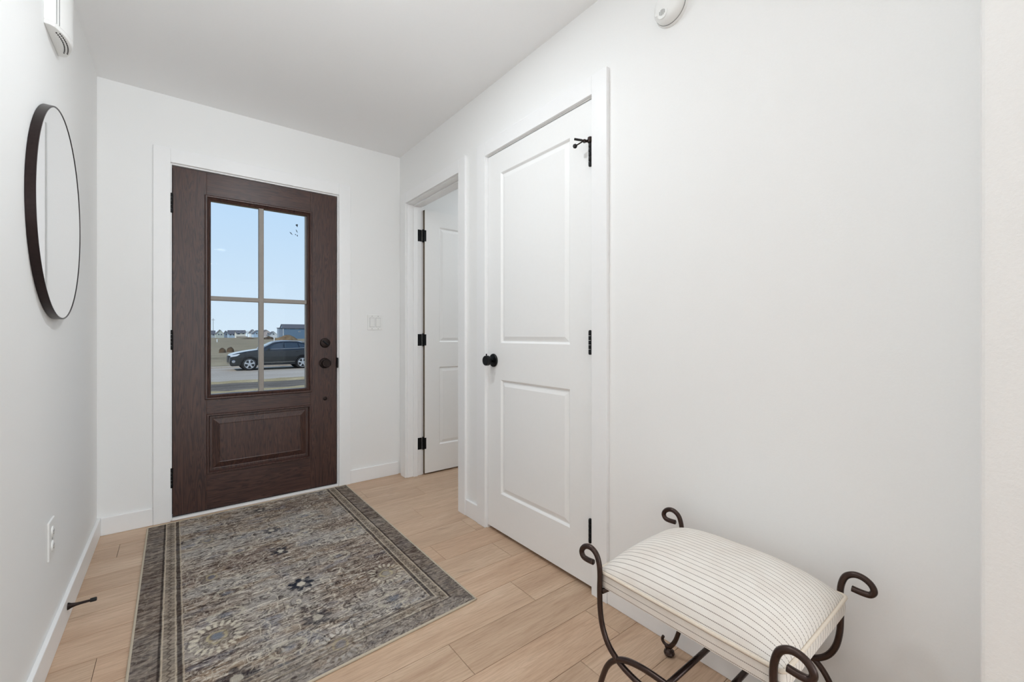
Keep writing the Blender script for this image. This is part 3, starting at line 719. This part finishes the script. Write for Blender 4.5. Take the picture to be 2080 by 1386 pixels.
m.add(vs, [(i*(ny+1)+j, (i+1)*(ny+1)+j, (i+1)*(ny+1)+j+1, i*(ny+1)+j+1) for i in range(nx) for j in range(ny)])
seat = m.build('seat_top', M['fabric'], bench, smooth='all')
ui = [(arc[i], cosu(j, ny)*hy) for i in range(nx+1) for j in range(ny+1)]
l = seat.data.uv_layers.new(name='stripe')
for lp in seat.data.loops: l.data[lp.index].uv = ui[lp.vertex_index]
def rr(hx, hy, r, z, n=6):
    out = []
    for sx_, sy_, a0 in ((1, 1, 0), (-1, 1, 90), (-1, -1, 180), (1, -1, 270)):
        for k in range(n+1):
            a = math.radians(a0+90*k/n); out.append(Vector((sx_*(hx-r)+r*math.cos(a), sy_*(hy-r)+r*math.sin(a), z)))
    return out
lv = [(-.004, z0s), (.0, z0s+.003), (.0015, (z0s+z1s)/2), (.0, z1s-.003), (-.006, z1s)]
m = MB(); loops = [rr(hx+d, hy+d, .012, z) for d, z in lv]; n = len(loops[0])
for lp in loops: m.v += [tuple(p) for p in lp]
for i in range(len(lv)-1):
    for k in range(n): m.f.append((i*n+k, i*n+(k+1) % n, (i+1)*n+(k+1) % n, (i+1)*n+k))
m.f.append(tuple(range(n)))
m.f.append(tuple((len(lv)-1)*n+k for k in range(n)))
bnd = m.build('seat_band', M['fabric'], bench, smooth=True)
with_uv(bnd, lambda c, p: (c.z*1.0+.006, c.y) if abs(p.normal.x) > .7 else (c.x, c.z))
MB().tube([p for p in rr(hx+.0015, hy+.0015, .012, z1s+.0005)], .0042, 8, closed=True).build('welt', M['welt'], bench, smooth='all')
MB().box(-hx+.02, hx-.02, -hy+.02, hy-.02, z0s-.012, z0s+.002).build('seat_board', M['dark'], bench)

# ------------------------------------------------------------------ outdoors
def ground_mat(name, c1, c2, c3_, s1=.6, s2=9, bump=.6):
    t = NT(name, .95, spec=.1); n = t.noise(t.coord((1, 2.2, 1)), s1, 5, .6); n2 = t.noise(t.coord(), s2, 4, .65)
    b = t.ramp(n, [(.32, c1), (.5, c2), (.68, c3_)]); b = t.mix(.7, b, t.ramp(n2, [(.3, (.62, .6, .58, 1)), (.7, (1.15, 1.15, 1.15, 1))]), 'MULTIPLY'); t.color(b); t.bump(n2, bump, .03); return t.m
M['field'] = ground_mat('dormant_field', srgb(104, 92, 74), srgb(138, 125, 101), srgb(156, 143, 117), .12, 1.6)
M['lawn'] = ground_mat('dormant_lawn', srgb(142, 131, 100), srgb(166, 153, 118), srgb(182, 168, 134), .5, 14)
M['soil'] = ground_mat('dark_mulch', srgb(90, 83, 76), srgb(106, 98, 90), srgb(126, 117, 107), .8, 10)
M['straw'] = ground_mat('straw_edge', srgb(142, 128, 98), srgb(162, 147, 115), srgb(180, 164, 132), .9, 16)
M['asphalt'] = ground_mat('street_concrete', srgb(160, 150, 138), srgb(170, 160, 148), srgb(178, 169, 158), .2, 20, .2)
M['dirt'] = ground_mat('dirt_pile', srgb(58, 50, 44), srgb(78, 66, 56), srgb(112, 92, 70), .7, 3)
def strip(name, mat, ys, x0=-120, x1=260, label='', amp=.0, nxs=60):
    m = MB(); rng = random.Random(len(name))
    for y, z in ys:
        for i in range(nxs+1):
            x = x0+(x1-x0)*i/nxs; m.v.append((x, y, z+rng.uniform(-amp, amp)))
    for j in range(len(ys)-1):
        for i in range(nxs): a = j*(nxs+1)+i; m.f.append((a, a+1, a+nxs+2, a+nxs+1))
    return S(m.build(name, mat, smooth='all'), label, 'ground')
strip('porch_slab', M['asphalt'], [(YB+.151, -.02), (5.0, -.03), (5.0, -.2)], -1.5, 2.5, 'concrete porch slab outside the front door', 0, 4)
strip('lawn', M['lawn'], [(YB+.151, -.20), (6, -.25), (10, -.5), (14, -.76), (17.55, -.85)], label='straw-coloured lawn in front of the house', amp=.012, nxs=200)
strip('soil_strip', M['soil'], [(17.55, -.875), (18.5, -.89), (19.8, -.90), (21.25, -.93)], label='dark bare soil strip before the street', amp=.012, nxs=240)
strip('straw_edge', M['straw'], [(17.2, -.86), (17.4, -.825), (17.7, -.83), (17.85, -.89)], -60, 90, label='straw edging on the house side of the soil strip', amp=.02, nxs=320)
strip('straw_edge', M['straw'], [(21.15, -.95), (21.4, -.895), (22.1, -.89), (22.4, -.955)], -60, 90, label='straw edging along the street curb', amp=.022, nxs=320)
strip('street', M['asphalt'], [(21.25, -.955), (31.7, -.955)], label='pale concrete street under the parked car', nxs=4)
strip('curb', M['asphalt'], [(31.7, -.955), (31.72, -.86), (32.0, -.85), (32.05, -.87)], label='concrete curb on the far side of the street', nxs=40)
strip('field', M['field'], [(32, -.87), (36, -.86), (45, -.88), (60, -.92), (90, -.96), (140, -1.0), (220, -1.08), (350, -1.15), (700, -1.4)], -300, 700, label='open dormant field beyond the street', amp=.05, nxs=160)
def mound(u, v, Y, w, h, label, mat='dirt', seed=1):
    p = pY(u, v, Y); rng = random.Random(seed); m = MB(); nr, na = 5, 16; pk = [rng.uniform(.6, 1.15) for _ in range(na)]
    m.v.append((0, 0, h))
    for i in range(1, nr+1):
        for k in range(na):
            a = 2*PI*k/na; r = i/nr; m.v.append((w/2*r*math.cos(a)*pk[k], w*.3*r*math.sin(a)*pk[k], h*(1-r**1.5)*rng.uniform(.8, 1.1) if i < nr else -.3))
    for k in range(na): m.f.append((0, 1+k, 1+(k+1) % na))
    for i in range(nr-1):
        for k in range(na): a = 1+i*na+k; b = 1+i*na+(k+1) % na; m.f.append((a, a+na, b+na, b))
    o = m.build('dirt_mound', M[mat], smooth='all', label=label, cat='dirt mound', group='dirt mounds in the field'); o.location = p
mound(451, 711.5, 60, .72, .27, 'small dark dirt clump in the field, the rounder of two', seed=2)
mound(468.5, 710.5, 60, .78, .33, 'wider dark dirt clump beside the rounder one', seed=5)
M['dirt2'] = ground_mat('grassy_mound', srgb(96, 80, 62), srgb(120, 100, 78), srgb(138, 120, 92), .5, 2)
mound(584, 690, 225, 12, 2.2, 'long low brown dirt mound before the blue house', 'dirt2', 3)
mound(546, 689.5, 262, 7, 1.7, 'dark dirt heap between the white garage house and the car', 'dirt', 8)
mound(506, 689.5, 300, 12, .9, 'flat dark heap below the white gabled house', 'dirt', 9)
M['pvc'] = plain('white_pipe', srgb(236, 236, 234), .5)
for u, v, Y, h, lb in ((441, 695.5, 118, .65, 'short white marker post standing out in the field'), (557, 693, 118, .75, 'white utility marker post beyond the car roof')):
    o = MB().lathe([(.10, 0), (.10, h*.8), (.12, h*.8), (.12, h), (.05, h+.04)], 12, 'z').build('marker_post', M['pvc'], smooth=True, label=lb, cat='post', group='white marker posts'); o.location = pY(u, v, Y)

# houses
M['roof_d'] = plain('dark_shingle', srgb(92, 92, 98), .9, var=.25, scale=3); M['roof_b'] = plain('brown_shingle', srgb(112, 104, 102), .9, var=.2, scale=3)
M['hwin'] = plain('dark_house_window', srgb(70, 80, 94), .15, var=.2)
sid = {'blue': srgb(104, 128, 150), 'white': srgb(222, 224, 224), 'grey': srgb(178, 184, 186), 'green': srgb(186, 192, 184), 'slate': srgb(132, 146, 162), 'cream': srgb(220, 216, 204), 'pink': srgb(192, 178, 172), 'pale': srgb(176, 196, 214)}
for k, c in sid.items(): M['sid_'+k] = plain(k+'_siding', c, .8, var=.06, scale=.8)
def house(u0, u1, vb, ve, vr, Y, siding, label, front_gable=False, roof='roof_d', depth=11, wins=(), garage=None):
    a, b = pY(u0, vb, Y), pY(u1, vb, Y); W = b[0]-a[0]; zb = a[2]-.3; he = pY((u0+u1)/2, ve, Y)[2]-zb; hr = pY((u0+u1)/2, vr, Y)[2]-zb
    o = empty('house', ((a[0]+b[0])/2, Y, zb), label=label, cat='house', group='houses beyond the field'); w = W/2; D = depth
    if front_gable: MB().prism([(-w, 0), (w, 0), (w, he), (0, hr), (-w, he)], lambda p: (p[0], 0, p[1]), lambda p: (p[0], D, p[1])).build('wall', M['sid_'+siding], o)
    else: MB().prism([(0, 0), (D, 0), (D, he), (D/2, hr), (0, he)], lambda p: (-w, p[0], p[1]), lambda p: (w, p[0], p[1])).build('wall', M['sid_'+siding], o)
    ov = .35
    for s in (-1, 1):
        if front_gable:
            e = (w+ov, he-ov*(hr-he)/w); MB().prism([(0, hr+.02), (s*e[0], e[1]+.02), (s*e[0], e[1]+.24), (0, hr+.26)], lambda p: (p[0], -ov, p[1]), lambda p: (p[0], D+ov, p[1])).build('roof', M[roof], o)
        else:
            yy = -ov if s < 0 else D+ov; ez = he-ov*(hr-he)/(D/2)
            MB().prism([(D/2, hr+.02), (yy, ez+.02), (yy, ez+.24), (D/2, hr+.26)], lambda p: (-w-ov, p[0], p[1]), lambda p: (w+ov, p[0], p[1])).build('roof', M[roof], o)
    for (f, z, ww, hh) in wins:
        x = -w+f*W; wd = MB().box(x-ww/2-.12, x+ww/2+.12, -.08, .02, z-hh/2-.12, z+hh/2+.12).build('window', M['sid_white'], o); MB().box(x-ww/2, x+ww/2, -.11, -.02, z-hh/2, z+hh/2).build('pane', M['hwin'], wd)
    if garage:
        f, ww, hh = garage; x = -w+f*W; MB().box(x-ww/2, x+ww/2, -.08, .02, 0, hh).build('garage_door', M['sid_white'], o)
    return o
house(424, 437.5, 686.5, 679, 672, 500, 'grey', 'pale grey house with a dark roof at the end of the far row', wins=((.7, 3.2, 1.1, 1.4),))
house(438.5, 455, 686.5, 678.5, 670.5, 480, 'green', 'pale green-grey gabled house in the far row', True, 'roof_b', wins=((.35, 3.4, 1, 1.3), (.68, 3.4, 1, 1.3)))
house(455.5, 463, 686, 677.5, 672.5, 520, 'slate', 'narrow slate house between two wider far houses', True, wins=((.5, 3.4, 1.4, 1.3),))
house(464, 479, 686, 679, 671.5, 490, 'pale', 'pale blue house with a grey roof in the far row', False, wins=((.3, 3, 1.2, 1.3), (.7, 3, 1.2, 1.3)))
house(479.5, 499, 686, 677, 671.5, 470, 'cream', 'wide cream house with a low dark roof in the far row', False, wins=((.25, 4, 2.2, 1.4), (.75, 4.2, 1.2, 1.3)))
house(509, 519, 684.5, 676, 670, 452, 'white', 'white gabled house beside the leafless tree', True, wins=((.5, 4, 1, 1.3),))
house(515, 531, 685, 678, 671.5, 415, 'pale', 'light blue house with a front gable in the far row', True, wins=((.4, 3.3, 1, 1.2), (.65, 3.3, 1, 1.2)))
house(533, 548, 684, 675, 670.5, 470, 'pink', 'taupe house with a brown roof behind the white one', True, 'roof_b', wins=((.75, 3.5, 1, 1.2),))
house(546, 565, 685.5, 681.5, 674, 430, 'white', 'low white gabled house near the blue house', True, wins=((.5, 3.2, 1.4, 1.2),))
hb = house(575, 628, 688, 667.2, 659.5, 300, 'blue', 'large blue two-storey house with a dark roof', False, 'roof_d', 10, wins=((.19, 6.6, 1.6, .45), (.52, 6.6, 1.6, .45), (.93, 2.0, .8, .8), (.62, 4.7, .8, .4)))
p0 = pY(575, 688, 300); p1 = pY(567, 688, 300); w_ = p1[0]-p0[0]; cx_ = (p0[0]+pY(628, 688, 300)[0])/2
MB().box(p1[0]-cx_, p0[0]-cx_-.02, 1.0, 7, 0, 6.8).build('side_wing', M['sid_slate'], hb); MB().box(p1[0]-cx_-.3, p0[0]-cx_, .7, 7.3, 6.8, 7.1).build('wing_roof', M['roof_d'], hb)
MB().box(p0[0]-cx_-.02, p0[0]-cx_+.3, -.1, .0, 0, 6.5).build('corner_board', M['sid_white'], hb)
# wooden fence at the far row
M['fence'] = plain('weathered_fence', srgb(150, 140, 126), .9, var=.2, scale=2)
fa, fb = pY(480, 687, 455), pY(503, 687, 455); fe = empty('backyard_fence', ((fa[0]+fb[0])/2, 455, fa[2]-.2), label='weathered wooden fence before the cream house', cat='fence')
for k in range(24):
    x = (fa[0]-fb[0])/2+(fb[0]-fa[0])*k/24; MB().box(x, x+(fb[0]-fa[0])/24-.05, 0, .05, 0, 1.7).build('board', M['fence'], fe)
# leafless trees
M['bark'] = plain('grey_bark', srgb(104, 98, 96), .9, var=.2, scale=2)
def tree(u, vb, vt, Y, label, seed):
    p = pY(u, vb, Y); H = pY(u, vt, Y)[2]-p[2]; rng = random.Random(seed); m = MB()
    def br(a, d, L, r, n):
        b = a+d*L; m.tube([a, a.lerp(b, .5)+Vector((rng.uniform(-.03, .03)*L, 0, rng.uniform(-.03, .03)*L)), b], r, 5, rad=[r, r*.8, r*.55])
        if n == 0: return
        for k in range(3 if n > 1 else 4):
            dd = (d+Vector((rng.uniform(-.75, .75), rng.uniform(-.75, .75), rng.uniform(-.1, .5)))).normalized(); br(a.lerp(b, rng.uniform(.6, 1)), dd, L*rng.uniform(.55, .75), r*.5, n-1)
    tr = empty('bare_tree', p, label=label, cat='tree', group='leafless trees by the far houses')
    br(Vector((0, 0, 0)), Vector((0, 0, 1)), H*.36, H*.022, 4); m.build('branches', M['bark'], tr)
tree(502.5, 686, 665, 440, 'tall leafless tree between the cream and white houses', 4); tree(507, 686, 668, 480, 'leafless tree crowding the white gabled house', 9)
tree(444, 686, 666, 510, 'thin leafless tree behind the pale green house', 12); tree(462, 686, 668, 515, 'leafless tree behind the slate house', 15)
pp = pY(433, 686, 540); po = empty('utility_pole', pp, label='thin utility pole rising behind the far houses', cat='pole')
MB().lathe([(.22, 0), (.16, 20), (.1, 20.1)], 8, 'z').build('pole', M['bark'], po); MB().box(-1.4, 1.4, -.1, .1, 18.2, 18.5).build('crossarm', M['bark'], po)

# parked car
M['paint'] = NT('black_car_paint', .16, .3, srgb(20, 24, 33), .6).m
M['paint'].node_tree.nodes['Principled BSDF'].inputs['Coat Weight'].default_value = .6
M['cglass'] = plain('tinted_car_glass', srgb(58, 68, 78), .05, .2, var=.02)
M['chrome'] = plain('chrome', srgb(228, 228, 230), .12, 1, var=.02)
M['alloy'] = plain('alloy_wheel', srgb(206, 208, 212), .3, .5, var=.04)
M['tyre'] = plain('tyre_rubber', srgb(40, 40, 42), .8, var=.15)
M['lens'] = plain('headlamp_lens', srgb(226, 230, 234), .1, .1, var=.03)
M['cblack'] = plain('black_cladding', srgb(24, 25, 28), .6, var=.1)
car = empty('parked_car', (2.32, 29.66, -.955), label='black crossover car with silver alloy wheels on the street', cat='car')
HW = .945
def arch(cx, r, z0, n=14):
    a0 = math.asin(min(1, (z0-.37)/r)); return [(cx+r*math.cos(a), .37+r*math.sin(a)) for a in [a0+(PI-2*a0)*k/n for k in range(n+1)]]
FW, RWh, AR = .98, 3.79, .415
low = [(.10, .27), (.02, .36), (.0, .55), (.02, .74), (.07, .87), (.16, .945), (.40, 1.02), (.80, 1.105), (1.20, 1.165), (1.50, 1.20), (1.75, 1.17), (2.6, 1.185), (3.4, 1.205), (4.1, 1.235), (4.45, 1.22), (4.57, 1.05), (4.63, .80), (4.61, .50), (4.50, .33)]
bot = [(4.35, .30)]+arch(RWh, AR, .30)[0:]+[(3.0, .29), (1.8, .29)]+arch(FW, AR, .29)
def hwz(x, z): return HW-.02*(z-.3)/.9
body = MB().prism(low+bot, lambda p: (p[0], -hwz(*p), p[1]), lambda p: (p[0], hwz(*p), p[1])).build('body', M['paint'], car, bevel=.07, seg=4)
gh = lambda z: .875-(z-1.17)*.50
cab = [(1.42, 1.15), (1.60, 1.24), (2.02, 1.485), (2.32, 1.615), (2.6, 1.655), (3.1, 1.665), (3.6, 1.635), (4.0, 1.565), (4.28, 1.45), (4.48, 1.20), (4.48, 1.15)]
MB().prism(cab, lambda p: (p[0], -gh(p[1]), p[1]), lambda p: (p[0], gh(p[1]), p[1])).build('cabin', M['paint'], car, bevel=.03, seg=3)
wz = lambda pts, s, d=.006: MB().prism(pts, lambda p: (p[0], s*(gh(p[1])+d), p[1]), lambda p: (p[0], s*(gh(p[1])-.02), p[1]))
for s in (-1, 1):
    wz([(1.86, 1.215), (2.20, 1.44), (2.42, 1.54), (2.74, 1.575), (2.74, 1.235)], s).build('side_window', M['cglass'], car)
    wz([(2.82, 1.24), (2.82, 1.578), (3.20, 1.575), (3.52, 1.55), (3.60, 1.26)], s).build('side_window', M['cglass'], car)
    wz([(3.66, 1.265), (3.59, 1.54), (3.88, 1.48), (4.10, 1.35), (4.14, 1.285)], s).build('side_window', M['cglass'], car)
    MB().tube([(x, s*(gh(z)+.012), z) for x, z in ((1.78, 1.195), (2.4, 1.212), (3.2, 1.235), (4.2, 1.268))], .014, 6).build('window_trim', M['chrome'], car)
    MB().tube(spline([Vector((x, s*(gh(z)+.0), z)) for x, z in ((1.62, 1.27), (2.05, 1.515), (2.34, 1.64), (2.7, 1.685), (3.2, 1.69), (3.7, 1.655), (4.1, 1.58))], 4), .018, 6).build('roof_rail', M['chrome'], car)
    MB().tube([(x, s*(HW+.004), z) for x, z in ((1.46, .43), (2.4, .435), (3.36, .445))], .016, 6).build('sill_trim', M['chrome'], car)
    MB().box(1.40, 3.38, s*(HW-.03)-.03, s*(HW-.03)+.03, .28, .40).build('side_skirt', M['cblack'], car)
    for x in (2.52, 3.40): MB().tube([(x, s*(HW-.022), 1.03), (x+.1, s*(HW+.0), 1.04), (x+.2, s*(HW-.022), 1.035)], .016, 6).build('door_handle', M['paint'], car)
    mi = MB().prism([(1.82, 1.16), (1.86, 1.28), (1.98, 1.30), (2.03, 1.22), (2.0, 1.16)], lambda p: (p[0], s*(HW-.02), p[1]), lambda p: (p[0], s*(HW+.20), p[1])).build('wing_mirror', M['paint'], car, bevel=.03)
    MB().prism([(.05, .80), (.10, .905), (.46, .975), (.52, .955), (.36, .84)], lambda p: (p[0], s*(hwz(*p)+.006), p[1]), lambda p: (p[0], s*(hwz(*p)-.16), p[1])).build('headlamp', M['lens'], car, bevel=.01)
    MB().lathe([(.075, 0), (.075, s*.02), (.06, s*.03), (.045, s*.022)], 18, 'y', (.20, s*(HW-.022), .54)).build('fog_lamp', M['chrome'], car)
    for cx in (FW, RWh):
        w = MB(); a = arch(cx, AR-.005, .29); w.tube([(x, s*(HW-.012), z) for x, z in a], .022, 6); w.build('arch_trim', M['cblack'], car)
        MB().lathe([(AR-.012, s*.40), (AR-.012, s*(HW-.14))], 24, 'y', (cx, 0, .37)).build('wheel_well', M['cblack'], car)
        wo_ = s*(HW-.10)
        ty = MB().lathe([(.255, s*.10+wo_), (.30, s*.105+wo_), (.345, s*.09+wo_), (.365, s*.05+wo_), (.365, -s*.10+wo_), (.25, -s*.11+wo_)], 36, 'y', (cx, 0, .365)).build('tyre', M['tyre'], car, smooth=True)
        MB().lathe([(.262, s*.085+wo_), (.262, s*.106+wo_), (.240, s*.108+wo_), (.232, s*.05+wo_)], 36, 'y', (cx, 0, .365)).build('rim', M['alloy'], ty, smooth=True)
        MB().lathe([(.23, s*.03+wo_), (.23, s*.04+wo_)], 24, 'y', (cx, 0, .365)).build('brake_disc', M['cblack'], ty)
        for k in range(5):
            an = 2*PI*k/5+PI/2; dx, dz_ = math.cos(an), math.sin(an); nx_, nz_ = -dz_, dx
            P = lambda r, t: (cx+dx*r+nx_*t, .365+dz_*r+nz_*t)
            MB().prism([P(.03, -.05), P(.12, -.035), P(.245, -.055), P(.245, .055), P(.12, .035), P(.03, .05)], lambda p: (p[0], s*.105+wo_, p[1]), lambda p: (p[0], s*.07+wo_, p[1])).build('spoke', M['alloy'], ty)
        MB().lathe([(.055, s*.09+wo_), (.055, s*.112+wo_), (.03, s*.116+wo_)], 16, 'y', (cx, 0, .365)).build('hub_cap', M['alloy'], ty)
MB().prism([(1.50, 1.205), (2.28, 1.628)], lambda p: (p[0]-.012, -gh(p[1])+.07, p[1]+.02), lambda p: (p[0]-.012, gh(p[1])-.07, p[1]+.02))
g = MB(); q = [(1.56, 1.235), (2.25, 1.600)]; g.add([(q[0][0]-.03, -.74, q[0][1]+.03), (q[0][0]-.03, .74, q[0][1]+.03), (q[1][0]-.03, .60, q[1][1]+.03), (q[1][0]-.03, -.60, q[1][1]+.03), (q[0][0]+.05, -.74, q[0][1]), (q[0][0]+.05, .74, q[0][1]), (q[1][0]+.05, .60, q[1][1]), (q[1][0]+.05, -.60, q[1][1])], [(0, 1, 2, 3), (4, 7, 6, 5), (0, 4, 5, 1), (1, 5, 6, 2), (2, 6, 7, 3), (3, 7, 4, 0)])
g.build('windscreen', M['cglass'], car)
MB().box(-.012, .05, -.42, .42, .45, .86).build('grille', M['cblack'], car, bevel=.02)
MB().box(4.55, 4.64, -.80, -.45, .95, 1.10).build('tail_lamp', plain('red_lens', srgb(150, 24, 24), .15), car, bevel=.02); MB().box(4.55, 4.64, .45, .80, .95, 1.10).build('tail_lamp', bpy.data.materials['red_lens'], car, bevel=.02)
